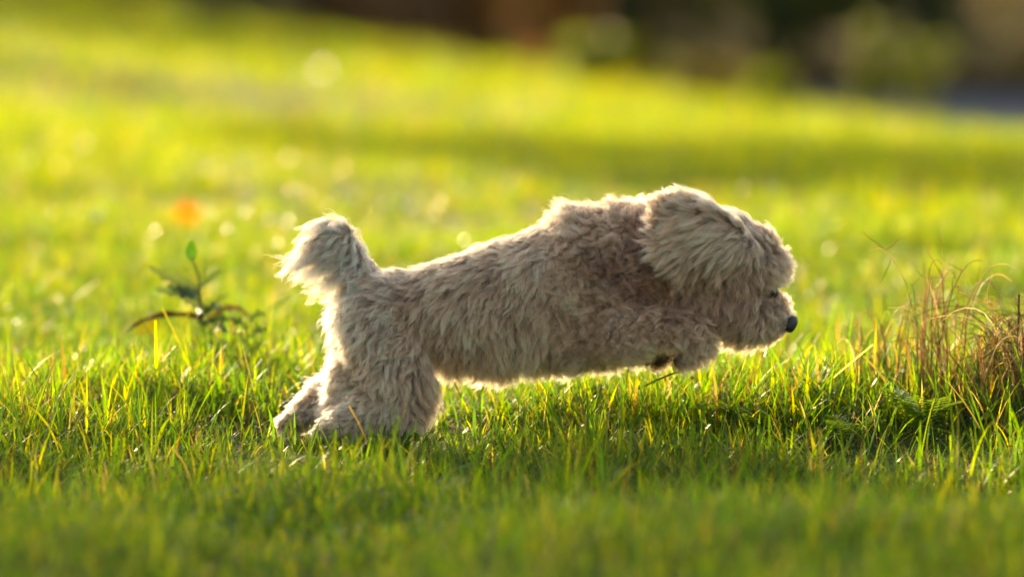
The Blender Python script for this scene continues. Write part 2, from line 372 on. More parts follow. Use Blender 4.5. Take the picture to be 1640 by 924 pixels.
def to_px(P):
    rel = P - np.array([0, -CD, CH])
    f = rel[:, 1] * math.cos(PITCH) - rel[:, 2] * math.sin(PITCH); u = rel[:, 1] * math.sin(PITCH) + rel[:, 2] * math.cos(PITCH)
    return 820 + FPX * rel[:, 0] / f, 462 - FPX * u / f
# surface samples
me = dme; me.calc_loop_triangles()
nv = len(me.vertices); vco = np.empty(nv * 3); me.vertices.foreach_get('co', vco); vco = vco.reshape(-1, 3)
vno = np.empty(nv * 3); me.vertices.foreach_get('normal', vno); vno = vno.reshape(-1, 3)
tri = np.empty(len(me.loop_triangles) * 3, np.int32); me.loop_triangles.foreach_get('vertices', tri); tri = tri.reshape(-1, 3)
ta = vco[tri]; area = np.linalg.norm(np.cross(ta[:, 1] - ta[:, 0], ta[:, 2] - ta[:, 0]), axis=1) / 2
print('dog surface m2', area.sum(), 'verts', nv)
def sample(n, seed, wfun=None):
    r = np.random.default_rng(seed); cen = ta.mean(1); nn = vno[tri].mean(1)
    wq = area * (wfun(cen, nn) if wfun else 1); k = r.choice(len(tri), n, p=wq / wq.sum())
    u = r.random((n, 2)); m = u.sum(1) > 1; u[m] = 1 - u[m]
    b = np.stack([1 - u.sum(1), u[:, 0], u[:, 1]], -1)[:, :, None]
    p = (ta[k] * b).sum(1); nrm = (vno[tri[k]] * b).sum(1); nrm /= np.linalg.norm(nrm, axis=1, keepdims=True) + 1e-9
    return p, nrm
def unit(v): return v / (np.linalg.norm(v, axis=-1, keepdims=True) + 1e-9)
def ear_mask(P):
    """roots on the ear flaps: well outside the skull, in the ear's region"""
    px, py = to_px(P)
    return (np.abs(P[:, 1]) > .060) & (px > 1040) & (px < 1195) & (py > 300) & (py < 440)
def grow(P, Nn, ear, n_pts, seed, lenmul=1.0):
    """smooth centre lines following the comb field"""
    r = np.random.default_rng(seed); n = len(P); px, py = to_px(P)
    dx, dy, ln, curl, lift = field(G, px, py)
    if ear.any():
        e = field(GE, px[ear], py[ear])
        for a, b in zip((dx, dy, ln, curl, lift), e): a[ear] = b
    ln = ln * PX * lenmul
    # short hair round the eyes and on the nose
    for (ex, ey, rad) in ((1236, 467, 15), (1267, 519, 16)):
        q = np.hypot(px - ex, py - ey); ln *= np.clip((q - rad * .5) / rad, .12, 1)
    ln *= 1 + .22 * smooth_noise(px / 18, py / 18, 78, 1.0, 2)
    lift = lift * r.uniform(.6, 1.5, n)
    ja = r.normal(0, .2, n) + .42 * smooth_noise(px / 30, py / 30, 77, 1.0, 2)
    dx, dy = dx * np.cos(ja) - dy * np.sin(ja), dx * np.sin(ja) + dy * np.cos(ja)
    c = np.stack([dx, r.normal(0, .12, n), -dy], -1)
    t = c - (c * Nn).sum(1, keepdims=True) * Nn
    tl = np.linalg.norm(t, axis=1, keepdims=True); t = t / (tl + .18)
    lf = lift[:, None]
    d0 = unit(t * (1 - lf) + Nn * (lf + .25)); d1 = unit(t * 1.0 + Nn * lf * .35 + c * .25 + np.array([0, 0, -.22]))
    s = np.linspace(0, 1, n_pts)[None, :, None]
    d = unit(d0[:, None] * (1 - s) ** 1.5 + d1[:, None] * (1 - (1 - s) ** 1.5))
    step = (ln / (n_pts - 1))[:, None, None]
    path = np.concatenate([np.zeros((n, 1, 3)), np.cumsum((d[:, 1:] + d[:, :-1]) * .5 * step, 1)], 1)
    return path, ln, curl, d
def coat(name, n, n_clump, n_pts, seed, wfun, ear_only, mat, rad0, rad1, parent, curl_amp=.0019, wavelen=.0115, lenmul=1.0, keep=None, loose=.12):
    r = np.random.default_rng(seed)
    def roots(m, sd):
        p, nn = sample(int(m), sd, wfun); e = ear_mask(p); k = e if ear_only else (~e)
        if keep is not None: k = k & keep(p)
        return p[k], nn[k], e[k]
    CP, CN, ce = roots(n_clump, seed + 1); Pt, Nt, pe = roots(n, seed + 2)
    kd = KDTree(len(CP)); [kd.insert(c, i) for i, c in enumerate(CP)]; kd.balance()
    jit = Pt + r.normal(0, .0011, Pt.shape)
    ci = np.array([kd.find(p)[1] for p in jit])
    lenj = np.clip(r.normal(1, .16, len(CP)), .6, 1.5)
    cpath, cl, ccurl, cd = grow(CP, CN, ce, n_pts, seed + 3, lenmul); cpath *= lenj[:, None, None]; cl = cl * lenj
    ppath, pl, pcurl, pd = grow(Pt, Nt, pe, n_pts, seed + 4, lenmul)
    s = np.linspace(0, 1, n_pts)
    # curls: a wave shared by the lock
    ax1 = unit(np.cross(cd, CN[:, None] + 1e-4)); ax2 = unit(np.cross(cd, ax1))
    ph = r.uniform(0, 6.28, len(CP)); fr = cl / (wavelen * r.uniform(.75, 1.35, len(CP))) * (.55 + .45 * np.clip(ccurl, 0, 1.5)); hand = r.choice([-1, 1], len(CP))
    ang = ph[:, None] + 6.28 * fr[:, None] * s[None, :]
    amp = (curl_amp * ccurl)[:, None] * np.sin(np.minimum(s * 2.2, 1) * math.pi / 2)[None, :]
    wave = amp[:, :, None] * (ax1 * np.sin(ang)[:, :, None] + ax2 * (.65 * hand[:, None] * np.cos(ang))[:, :, None])
    gpath = CP[:, None] + cpath + wave
    # children
    scale = (r.uniform(.72, 1.08, len(Pt)))
    gl = gpath[ci] - CP[ci][:, None]
    own = Pt[:, None] + .55 * ppath + .45 * (gl)
    rootoff = (Pt - CP[ci]); 
    tight = r.uniform(.75, 1.0, len(Pt)); fly = r.random(len(Pt)) < loose; tight[fly] *= .35
    k = tight[:, None, None] * (np.clip(s * 1.7, 0, 1) ** 1.1)[None, :, None]
    tgt = CP[ci][:, None] + gl + rootoff[:, None] * (1 - .85 * s[None, :, None])
    path = own * (1 - k) + tgt * k
    path = Pt[:, None] + (path - Pt[:, None]) * scale[:, None, None]
    fz = r.normal(0, 1, (len(Pt), 3)); fz2 = r.normal(0, 1, (len(Pt), 3)); f2 = r.uniform(4, 11, len(Pt))
    path += (fz[:, None] * (s ** 1.5)[None, :, None] * .0009 + fz2[:, None] * np.sin(s[None, :] * f2[:, None])[:, :, None] * .00045) * (1 + 2.2 * fly[:, None, None])
    path[:, 0] = Pt
    hc = bpy.data.hair_curves.new(name); hc.add_curves([n_pts] * len(path))
    hc.attributes['position'].data.foreach_set('vector', path.reshape(-1).astype(np.float32))
    ra = hc.attributes.get('radius') or hc.attributes.new('radius', 'FLOAT', 'POINT')
    rad = (rad0 + (rad1 - rad0) * s ** 1.2)[None, :] * r.uniform(.75, 1.25, (len(path), 1))
    ra.data.foreach_set('value', rad.reshape(-1).astype(np.float32))
    # tint per strand: cream, with warm taupe over the shoulder and pale ends on the ear and tail
    px, py = to_px(Pt)
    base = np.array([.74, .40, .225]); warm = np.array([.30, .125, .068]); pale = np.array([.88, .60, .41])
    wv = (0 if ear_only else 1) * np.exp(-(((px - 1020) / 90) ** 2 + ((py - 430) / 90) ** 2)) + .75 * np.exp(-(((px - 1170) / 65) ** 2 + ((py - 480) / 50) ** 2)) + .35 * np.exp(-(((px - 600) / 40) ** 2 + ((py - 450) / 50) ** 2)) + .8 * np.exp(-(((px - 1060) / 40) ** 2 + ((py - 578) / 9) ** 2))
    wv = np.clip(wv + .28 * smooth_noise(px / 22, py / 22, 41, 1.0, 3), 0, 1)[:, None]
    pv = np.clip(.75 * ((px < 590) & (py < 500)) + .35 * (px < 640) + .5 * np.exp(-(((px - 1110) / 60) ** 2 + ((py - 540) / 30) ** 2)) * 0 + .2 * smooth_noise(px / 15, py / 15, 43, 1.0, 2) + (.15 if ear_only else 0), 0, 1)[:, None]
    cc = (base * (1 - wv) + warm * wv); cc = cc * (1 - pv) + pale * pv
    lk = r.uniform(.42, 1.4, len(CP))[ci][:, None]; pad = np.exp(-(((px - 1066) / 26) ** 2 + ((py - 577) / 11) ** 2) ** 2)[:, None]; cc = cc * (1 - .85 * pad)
    for (ax_, ay_, ar_) in ((948, 402, 6), (972, 424, 7), (987, 434, 6), (1016, 460, 7), (1021, 480, 6), (957, 413, 5)): cc = cc * (1 - .8 * np.exp(-((px - ax_) ** 2 + (py - ay_) ** 2) / ar_ ** 2))[:, None]  # dark dots painted into the tint for the shaded gaps between shoulder curls
    cc = np.clip(cc * lk * r.uniform(.85, 1.12, (len(cc), 1)), .02, .92)
    c4 = np.ones((len(cc), 4), np.float32); c4[:, :3] = cc
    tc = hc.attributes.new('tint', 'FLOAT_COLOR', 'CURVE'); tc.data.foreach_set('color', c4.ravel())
    hc.materials.append(mat)
    return link(name, hc, parent)
def hair_mat(name):
    m, n, out = nodemat(name); N = n.nodes; L = n.links
    a = N.new('ShaderNodeAttribute'); a.attribute_name = 'tint'
    h = N.new('ShaderNodeBsdfHairPrincipled'); h.model = 'CHIANG'; h.parametrization = 'COLOR'
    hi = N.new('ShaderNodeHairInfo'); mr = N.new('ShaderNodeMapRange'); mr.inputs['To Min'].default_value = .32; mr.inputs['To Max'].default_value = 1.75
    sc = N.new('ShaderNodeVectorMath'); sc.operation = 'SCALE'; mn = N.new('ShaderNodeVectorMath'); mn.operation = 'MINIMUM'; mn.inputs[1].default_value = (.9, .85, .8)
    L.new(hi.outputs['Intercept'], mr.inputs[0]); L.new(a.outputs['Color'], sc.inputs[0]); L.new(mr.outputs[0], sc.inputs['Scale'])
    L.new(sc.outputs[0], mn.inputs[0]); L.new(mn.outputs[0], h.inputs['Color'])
    h.inputs['Roughness'].default_value = .32; h.inputs['Radial Roughness'].default_value = .42
    h.inputs['Random Roughness'].default_value = .2
    pb = N.new('ShaderNodeBsdfPrincipled'); L.new(mn.outputs[0], pb.inputs['Base Color']); pb.inputs['Roughness'].default_value = .42; pb.inputs['Specular IOR Level'].default_value = .35
    mx = N.new('ShaderNodeMixShader'); mx.inputs[0].default_value = .24; L.new(h.outputs[0], mx.inputs[1]); L.new(pb.outputs[0], mx.inputs[2])
    L.new(mx.outputs[0], out.inputs[0])
    return m
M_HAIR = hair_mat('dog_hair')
near_w = lambda c, nn: np.where((nn[:, 1] > .35), .28, 1.0)
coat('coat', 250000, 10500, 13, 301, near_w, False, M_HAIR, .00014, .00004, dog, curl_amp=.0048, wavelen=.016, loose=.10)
ear_w = lambda c, nn: np.where(ear_mask(c), 1.0, 1e-6)
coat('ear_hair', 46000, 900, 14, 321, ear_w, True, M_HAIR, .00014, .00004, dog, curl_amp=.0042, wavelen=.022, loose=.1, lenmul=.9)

# ------------------------------------------------------------------ nose, eyes, claws, collar
bvh = BVHTree.FromPolygons([tuple(v) for v in vco], [tuple(map(int, t)) for t in tri])
M_NOSE = plain('nose_leather', (.016, .014, .014), .38, .5, c2=(.03, .026, .026), scale=900, bump=.3)
M_EYE = plain('eye_gloss', (.012, .007, .004), .06, .6)
M_LID = plain('eyelid', (.03, .02, .016), .5, .4)
def ellipsoid(name, c, r3, mat, parent, rot=None, edit=None):
    v, f = ICO3; v = v.copy()
    if edit: v = edit(v)
    v = v * r3
    if rot is not None: v = v @ np.array(rot.to_3x3()).T
    return np_mesh(name, v + np.array(c), [f], mat, parent=parent)
def nose_shape(v):
    v = v.copy(); v[:, 0] = np.where(v[:, 0] > .35, .35 + (v[:, 0] - .35) * .6, v[:, 0])
    for sy in (-1, 1):                                    # nostrils
        d = np.sqrt((v[:, 0] - .5) ** 2 * .6 + (v[:, 1] - sy * .5) ** 2 * 1.5 + (v[:, 2] + .05) ** 2 * 2)
        v -= v * (.45 * np.exp(-(d / .28) ** 2))[:, None]
    v[:, 2] += .12 * (1 - np.abs(v[:, 1])) * (v[:, 2] > 0)
    return v
nz_c = at(1266, 519, 0)
ellipsoid('nose', nz_c, (.0105, .0125, .0105), M_NOSE, dog, Matrix.Rotation(R(22), 4, 'Y'), nose_shape)
for sy in (-1, 1):
    p = V(1233, 467, 0); hit = bvh.ray_cast(Vector((p.x, sy * .3, p.z)), Vector((0, -sy, 0)))
    y = hit[0].y if hit[0] else sy * .03
    e = ellipsoid('eye', (p.x, y, p.z), (.0056, .0066, .0056), M_EYE, dog)
    ellipsoid('eyelid', (p.x, y - sy * .0012, p.z), (.0098, .0058, .0078), M_LID, e)

# ------------------------------------------------------------------ single plants, leaves and litter
def tube(pts, rads, k=6):
    pts = np.asarray(pts, float); n = len(pts); rads = np.broadcast_to(rads, n)
    tg = np.gradient(pts, axis=0); tg /= np.linalg.norm(tg, axis=1, keepdims=True) + 1e-9
    up = np.array([.3, .9, .2]); a = np.cross(tg, up); a /= np.linalg.norm(a, axis=1, keepdims=True) + 1e-9; b = np.cross(tg, a)
    th = np.linspace(0, 2 * math.pi, k, endpoint=False)
    v = pts[:, None] + rads[:, None, None] * (a[:, None] * np.cos(th)[None, :, None] + b[:, None] * np.sin(th)[None, :, None])
    i = np.arange(n - 1)[:, None] * k; j = np.arange(k)[None, :]; j2 = (j + 1) % k
    f = np.stack([i + j, i + j2, i + k + j2, i + k + j], -1).reshape(-1, 4)
    return v.reshape(-1, 3), f
class Acc:
    def __init__(s): s.v = []; s.f = []; s.c = []; s.o = 0
    def add(s, v, f, c):
        c = np.broadcast_to(np.asarray(c, float), (len(v), 3)); s.v.append(v); s.f.append(f + s.o); s.c.append(c); s.o += len(v)
    def build(s, name, mat, parent=None, smooth=True):
        V3 = np.concatenate(s.v); fs = {}
        for f in s.f: fs.setdefault(f.shape[1], []).append(f)
        base = np.zeros(3)
        o = np_mesh(name, V3 - base, [np.concatenate(q) for q in fs.values()], mat, np.concatenate(s.c), smooth=smooth)
        if parent:
            o.parent = parent; o.matrix_parent_inverse = Matrix.Translation(parent.location).inverted()
        return o
def bez(a, b, c, d, n=10):
    t = np.linspace(0, 1, n)[:, None]; a, b, c, d = map(np.asarray, (a, b, c, d))
    return a * (1 - t) ** 3 + 3 * b * t * (1 - t) ** 2 + 3 * c * t ** 2 * (1 - t) + d * t ** 3
def leaf_blade(spine, width, roll=0.0, lobes=0, cup=.15, nw=3, edge=None, prof=None, face=False):
    """leaf surface along a spine curve, with a folded midrib and optional lobed edge"""
    sp = np.asarray(spine, float); n = len(sp); t = np.linspace(0, 1, n)
    tg = np.gradient(sp, axis=0); tg /= np.linalg.norm(tg, axis=1, keepdims=True) + 1e-9
    ref = np.array([math.sin(roll), math.cos(roll) * .4, math.cos(roll)])
    if face: ref = np.array([math.sin(roll) * .6, -1, .55 * math.cos(roll)])
    side = np.cross(tg, ref); side /= np.linalg.norm(side, axis=1, keepdims=True) + 1e-9; nn = np.cross(side, tg)
    wv = np.sin(math.pi * np.clip(t, 0, 1) ** .8) ** .7 if prof is None else prof(t)
    if lobes: wv = wv * (1 - .45 * (0.5 + .5 * np.cos(t * lobes * 2 * math.pi)))
    u = np.linspace(-1, 1, 2 * nw + 1)
    v = sp[:, None] + side[:, None] * (u[None, :, None] * wv[:, None, None] * width) + nn[:, None] * (np.abs(u)[None, :, None] ** 1.3 * cup * width * wv[:, None, None])
    m = 2 * nw + 1; i = np.arange(n - 1)[:, None] * m; j = np.arange(m - 1)[None, :]
    f = np.stack([i + j, i + j + 1, i + m + j + 1, i + m + j], -1).reshape(-1, 4)
    return v.reshape(-1, 3), f

# -- the weed behind the tail, a toothed upright stalk with a dead leaf hanging from it
def jit3(r, s): return r.normal(0, s, 3)
WY = .62
wroot = V(338, 640, WY); wroot.z = float(hgt(np.array(wroot.x), np.array(WY)))
weed = empty('thistle_weed', wroot); tag(weed, 'grey green weed stalk with toothed leaves, standing behind the tail', 'weed')
a = Acc()
st = bez(wroot, V(330, 580, WY), V(318, 520, WY), V(320, 470, WY)); v, f = tube(st, np.linspace(.0032, .002, 10)); a.add(v, f, (.10, .07, .04))
st2 = bez(V(320, 470, WY), V(322, 445, WY), V(312, 430, WY), V(308, 412, WY)); v, f = tube(st2, np.linspace(.002, .001, 10)); a.add(v, f, (.07, .12, .04))
a.build('stalk', M_LEAF, weed)
def wleaf(p0, p1, p2, p3, wd, col, name='leaf', roll=0, lobes=5, mat=M_LEAF, par=weed, cup=.3, label=None):
    b = Acc(); v, f = leaf_blade(bez(V(*p0), V(*p1), V(*p2), V(*p3), 26), wd * 1.25, roll, lobes, cup, face=True); b.add(v, f, col)
    o = b.build(name, mat, par)
    if label: o['label'] = label
    return o
wleaf((309, 418, WY), (304, 408, WY), (303, 396, WY), (308, 384, WY), .0068, (.03, .10, .02), roll=1.2, lobes=0)
wleaf((322, 468, WY), (300, 452, WY + .02), (262, 445, WY + .01), (236, 424, WY), .0085, (.06, .10, .05), roll=.4)
wleaf((322, 472, WY), (300, 470, WY - .03), (275, 468, WY - .04), (246, 462, WY - .05), .0095, (.06, .11, .06), roll=-.2)
wleaf((320, 462, WY), (332, 448, WY + .03), (344, 440, WY + .03), (352, 432, WY + .05), .005, (.07, .13, .04), roll=.2)
wleaf((324, 490, WY), (306, 488, WY - .02), (290, 470, WY - .03), (282, 456, WY - .04), .008, (.07, .11, .07), roll=.5)
wleaf((326, 500, WY), (340, 480, WY), (352, 470, WY), (366, 474, WY + .02), .006, (.08, .14, .03), roll=.3)
for k_ in range(16):
    rq = np.random.default_rng(400 + k_); py = 630 - k_ * 9; sg = -1 if k_ % 2 else 1; ln = rq.uniform(22, 55) * (1 - k_ * .02)
    wleaf((334 - k_ * .8, py, WY), (334 + sg * ln * .4, py - 16, WY + rq.normal(0, .02)), (334 + sg * ln * .8, py - rq.uniform(8, 26), WY + rq.normal(0, .03)), (334 + sg * ln, py - rq.uniform(-8, 20), WY + rq.normal(0, .04)), rq.uniform(.004, .0065), (.06, .11, .05), roll=rq.uniform(-1, 1), lobes=4)
wleaf((328, 520, WY), (350, 488, WY), (385, 482, WY), (402, 512, WY), .0045, (.06, .045, .015), roll=.3, mat=M_DRY, label='curled yellow brown leaf')
wleaf((330, 510, WY), (290, 502, WY - .01), (240, 496, WY - .02), (198, 536, WY - .03), .0042, (.02, .011, .008), roll=.2, lobes=3, mat=M_DRY, cup=.8, label='dead dark brown arching leaf')
wleaf((246, 506, WY - .01), (240, 514, WY), (232, 524, WY), (218, 536, WY), .011, (.09, .10, .02), roll=1.2, lobes=0, mat=M_LEAF, label='yellow withered leaf')

# -- a second smaller weed just left of the dog's rump
w2r = V(400, 640, .55); w2r.z = float(hgt(np.array(w2r.x), np.array(.55)))
weed2 = empty('leafy_weed', w2r); tag(weed2, 'small dark leafy weed between the thistle weed and the tail', 'weed')
a = Acc(); v, f = tube(bez(w2r, V(402, 600, .55), V(398, 560, .55), V(396, 505, .55)), np.linspace(.0022, .0008, 10)); a.add(v, f, (.07, .09, .04)); a.build('stalk', M_LEAF, weed2)
rr = np.random.default_rng(5)
for k in range(9):
    py = 620 - k * 13; sgn = -1 if k % 2 else 1; ln = rr.uniform(18, 34)
    wleaf((399, py, .55), (399 + sgn * ln * .4, py - 14, .55), (399 + sgn * ln * .8, py - 20, .55 + rr.normal(0, .02)), (399 + sgn * ln, py - rr.uniform(4, 24), .55), .005, (.05, .10, .035), roll=rr.uniform(-1, 1), lobes=3, par=weed2)
wleaf((470, 470, .7), (455, 480, .7), (440, 486, .7), (424, 500, .7), .004, (.10, .16, .08), roll=.4, lobes=0, par=weed2)

# -- feathery yarrow leaves growing in the turf
def feather(acc, base, az, L, rise, col, r):
    sp = []; n = 12; d = np.array([math.cos(az), math.sin(az), 0]); p = np.array(base, float)
    ang = rise
    for k in range(n):
        sp.append(p.copy()); p = p + (d * math.cos(ang) + np.array([0, 0, 1]) * math.sin(ang)) * L / n; ang -= .09
    sp = np.array(sp); v, f = tube(sp, np.linspace(.0008, .0003, n), 4); acc.add(v, f, col)
    side = np.array([-d[1], d[0], 0])
    for k in range(2, n):
        t = k / n; wl = L * .30 * math.sin(math.pi * min(t * .85 + .12, 1)) ** .7
        for s in (-1, 1):
            q = sp[k]; dirv = side * s * .85 + d * .5 + np.array([0, 0, .25]); e = q + dirv * wl
            v, f = leaf_blade(bez(q, q + dirv * wl * .4, e + d * wl * .1, e + d * wl * .25, 9), wl * .20, r.uniform(-.4, .4), 3, .1, 1); acc.add(v, f, col * r.uniform(.8, 1.2))
def yarrow(px, py, Y, n, L, label, seed):
    r = np.random.default_rng(seed); p = V(px, py, Y); p.z = float(hgt(np.array(p.x), np.array(Y)))
    a = Acc()
    for k in range(n):
        az = r.uniform(0, 6.28); feather(a, np.array(p) + [r.normal(0, .008), r.normal(0, .008), 0], az, L * r.uniform(.7, 1.15), r.uniform(1.05, 1.5), np.array([.11, .21, .05]) * r.uniform(.8, 1.3), r)
    o = a.build('yarrow_plant', M_LEAF); tag(o, label, 'plant', 'yarrow plants in the turf'); return o
yarrow(1478, 700, -.02, 6, .085, 'feathery green leaves in front of the tall dry stalks', 61)
yarrow(1240, 710, -.03, 5, .060, 'feathery green leaves below the muzzle in the turf', 62)
yarrow(1622, 790, -.30, 7, .055, 'feathery green leaves beside the blue and white wrapper', 63)
yarrow(1180, 690, .02, 7, .055, 'low feathery leaves just right of the tucked front paws', 64)
yarrow(1360, 720, -.05, 7, .055, 'low feathery leaves between the muzzle and the dry stalks', 65)

# -- dry grass: a dense brown tuft at the right edge and taller loose stalks left of it
def dry_tuft(name, cx, Y, n, hpx, spread, label, seed, droop=.8, cat='dry grass', reach=1.2):
    r = np.random.default_rng(seed); a = Acc(); base = V(cx, 700, Y)
    for k in range(n):
        x = base.x + r.normal(0, spread); y = Y + r.normal(0, spread * .8); z = float(hgt(np.array(x), np.array(y)))
        h = hpx * PX * r.uniform(.35, 1.05) * math.exp(-((x - base.x) / (spread * 2.6)) ** 2); az = r.uniform(0, 6.28); ln = r.uniform(.05, .55) * h * reach
        c, s = math.cos(az), math.sin(az); dr = r.uniform(0, droop)
        p0 = np.array([x, y, z]); p1 = p0 + [c * ln * .15, s * ln * .15, h * .45]; p2 = p0 + [c * ln * .6, s * ln * .6, h]; p3 = p0 + [c * ln * 1.5, s * ln * 1.5, h * (1 - dr * .7)]
        sp = bez(p0, p1, p2, p3, 12) + np.cumsum(r.normal(0, .0007, (12, 3)), 0)
        col = np.array([(.30, .20, .10), (.22, .13, .07), (.38, .29, .17), (.13, .085, .055), (.36, .21, .08), (.10, .16, .02)][r.choice(6, p=[.25, .16, .2, .07, .14, .18])]) * r.uniform(.9, 1.5)
        if r.random() < .55: v, f = tube(sp, np.linspace(.0009, .0003, 12) * r.uniform(.7, 1.4), 4)
        else: v, f = leaf_blade(sp, r.uniform(.0008, .0024), r.uniform(-2, 2), 0, .6, 1, prof=lambda t: 1 - .85 * t ** 1.5)
        a.add(v, f, col)
        if r.random() < .5:
            for q in range(r.integers(1, 4)):
                i0 = r.integers(3, 10); b0 = sp[i0]; e0 = b0 + unit(r.normal(0, 1, 3) * [1, 1, .6] + [0, 0, .5]) * h * r.uniform(.12, .3)
                v, f = tube(bez(b0, b0 * .6 + e0 * .4 + r.normal(0, .002, 3), b0 * .3 + e0 * .7 + r.normal(0, .003, 3), e0, 6), np.linspace(.0006, .0002, 6), 3); a.add(v, f, col)
    o = a.build(name, M_DRY); tag(o, label, cat); return o
dry_tuft('dry_grass_tuft', 1645, .10, 480, 215, .044, 'dense tan dry grass tuft at the right edge of the photo', 71, .8)
dry_tuft('dry_grass_tuft', 1500, .16, 60, 290, .026, 'loose tall dry stalks between the muzzle and the tan tuft', 72, .6, reach=.55)
dry_tuft('dry_grass_tuft', 1405, .24, 40, 170, .022, 'thin sparse dry stalks just in front of the muzzle', 73, .9, reach=.8)
def stick(name, p0, p1, rad, col, label, cat, bendv=0.0, mat=M_DRY):
    p0, p1 = np.array(V(*p0)), np.array(V(*p1)); m = (p0 + p1) / 2 + np.array([bendv, 0, bendv * .4])
    a = Acc(); v, f = tube(bez(p0, p0 * .3 + m * .7, m * .7 + p1 * .3, p1, 14), np.linspace(rad, rad * .7, 14), 6); a.add(v, f, col); o = a.build(name, mat); tag(o, label, cat); return o
stick('grey_twig', (1627, 640, .1), (1632, 468, .1), .0017, (.07, .05, .05), 'thin grey upright twig standing in the tan dry tuft', 'twig', .001)
stick('grey_twig', (1612, 650, .12), (1616, 512, .12), .0015, (.12, .06, .03), 'thin reddish brown upright twig standing in the tan dry tuft', 'twig', .001)
def straw(p, wd, col, label, cat='straw', name='pale_straw', mat=M_DRY, roll=.5):
    a = Acc(); v, f = leaf_blade(bez(*[V(*q) for q in p], 14), wd, roll, 0, .5, 1, prof=lambda t: .5 + .5 * np.sin(math.pi * t) ** .5); a.add(v, f, col); o = a.build(name, mat); tag(o, label, cat); return o
straw([(271, 655, .22), (276, 628, .22), (290, 606, .22), (305, 588, .22)], .0030, (.42, .40, .36), 'pale bleached grass blade leaning in the turf below the weed')
straw([(1030, 620, -.02), (1060, 606, -.03), (1090, 592, -.03), (1125, 588, -.03)], .0022, (.05, .09, .04), 'dark green blade bending under the tucked front paws', 'grass blade', 'broad_grass_blade', M_GRASS)
straw([(1392, 720, -.12), (1386, 690, -.12), (1385, 672, -.12), (1386, 684 - 20, -.12)], .0032, (.12, .20, .02), 'broad upright blade with a cut tip, below the tall dry stalks', 'grass blade', 'broad_grass_blade', M_GRASS, 1.4)
straw([(1382, 750, -.14), (1390, 720, -.14), (1400, 690, -.14), (1409, 655, -.14)], .0034, (.12, .21, .02), 'long broad blade leaning right beside the cut blade', 'grass blade', 'broad_grass_blade', M_GRASS, 1.4)
straw([(1335, 605, .05), (1352, 590, .05), (1375, 572, .05), (1398, 552, .05)], .0012, (.30, .32, .22), 'pale blade slanting up to the right in front of the muzzle', 'grass blade', 'broad_grass_blade', M_GRASS)

# -- fallen leaves
def fallen(name, px, py, Y, size, col, label, rotv, seed, lift=.01, ground=True):
    r = np.random.default_rng(seed); p = V(px, py, Y)
    n = 15; t = np.linspace(-1, 1, n); U, W = np.meshgrid(t, t)
    rad = np.hypot(U, W); th = np.arctan2(W, U); lim = .62 + .26 * np.cos(5 * th) * .6 + .08 * np.cos(11 * th)
    sc = np.maximum(np.abs(U), np.abs(W)) / (rad + 1e-6)
    X = U * sc * lim; Y2 = W * sc * lim; Z = .22 * (X ** 2 - .6 * Y2 ** 2) + .06 * np.sin(5 * X + 1) * np.cos(4 * Y2) + .03 * np.abs(np.sin(2.5 * th)) * rad
    v = np.stack([X, Y2, Z], -1).reshape(-1, 3) * size
    v = v @ np.array(Matrix.Rotation(rotv[0], 3, 'X') @ Matrix.Rotation(rotv[1], 3, 'Y') @ Matrix.Rotation(rotv[2], 3, 'Z')).T
    i = np.arange(n - 1)[:, None] * n + np.arange(n - 1)[None, :]; i = i.ravel(); f = np.stack([i, i + 1, i + n + 1, i + n], -1)
    a = Acc(); c = np.array(col) * (1 + .25 * np.sin(v @ np.array([300., 200, 100])))[:, None]; a.add(v + np.array(p), f, c)
    o = a.build(name, M_DRY); tag(o, label, 'leaf'); return o
fallen('fallen_leaf', 1018, 782, -.26, .020, (.16, .045, .018), 'rust brown curled leaf lying in the turf below the chest', (R(60), R(10), .3), 81)
fallen('fallen_leaf', 978, 790, -.28, .016, (.10, .032, .018), 'dark brown leaf with a pale shiny edge, left of the rust one', (R(20), R(12), 1.3), 82)
fallen('fallen_leaf', 300, 342, 3.35, .034, (.36, .11, .006), 'bright orange leaf glowing in the blurred meadow above the weed', (R(78), 0, .4), 83)
fallen('fallen_leaf', 852, 92, 21.5, .08, (.12, .05, .02), 'rust red leaf clump at the far edge of the meadow', (R(80), 0, .4), 84)
fallen('fallen_leaf', 75, 640, .05, .012, (.16, .06, .03), 'small brown leaf in the turf at the left edge', (R(50), 0, .4), 85)

# -- crumpled wrapper
r = np.random.default_rng(91); v, f = ICO3; v = v.copy()
v *= (1 + .28 * smooth_noise(v[:, 0] * 3, v[:, 1] * 3 + v[:, 2] * 2, 5, 2.5, 3))[:, None]
m, n, out = nodemat('wrapper_print'); pr = n.nodes.new('ShaderNodeBsdfPrincipled'); pr.inputs['Roughness'].default_value = .25
tc = n.nodes.new('ShaderNodeTexCoord'); nz = n.nodes.new('ShaderNodeTexNoise'); nz.inputs['Scale'].default_value = 110; rp = n.nodes.new('ShaderNodeValToRGB'); rp.color_ramp.interpolation = 'CONSTANT'
rp.color_ramp.elements[0].color = (.01, .05, .35, 1); rp.color_ramp.elements[1].color = (.75, .8, .85, 1); rp.color_ramp.elements[1].position = .5
n.links.new(tc.outputs['Object'], nz.inputs['Vector']); n.links.new(nz.outputs[0], rp.inputs[0]); n.links.new(rp.outputs[0], pr.inputs['Base Color']); n.links.new(pr.outputs[0], out.inputs[0])
o = np_mesh('crumpled_wrapper', v * [.022, .012, .009] + at(1622, 734, -.12), [f], m, smooth=False)
tag(o, 'small crumpled blue and white wrapper half hidden in the grass', 'wrapper')

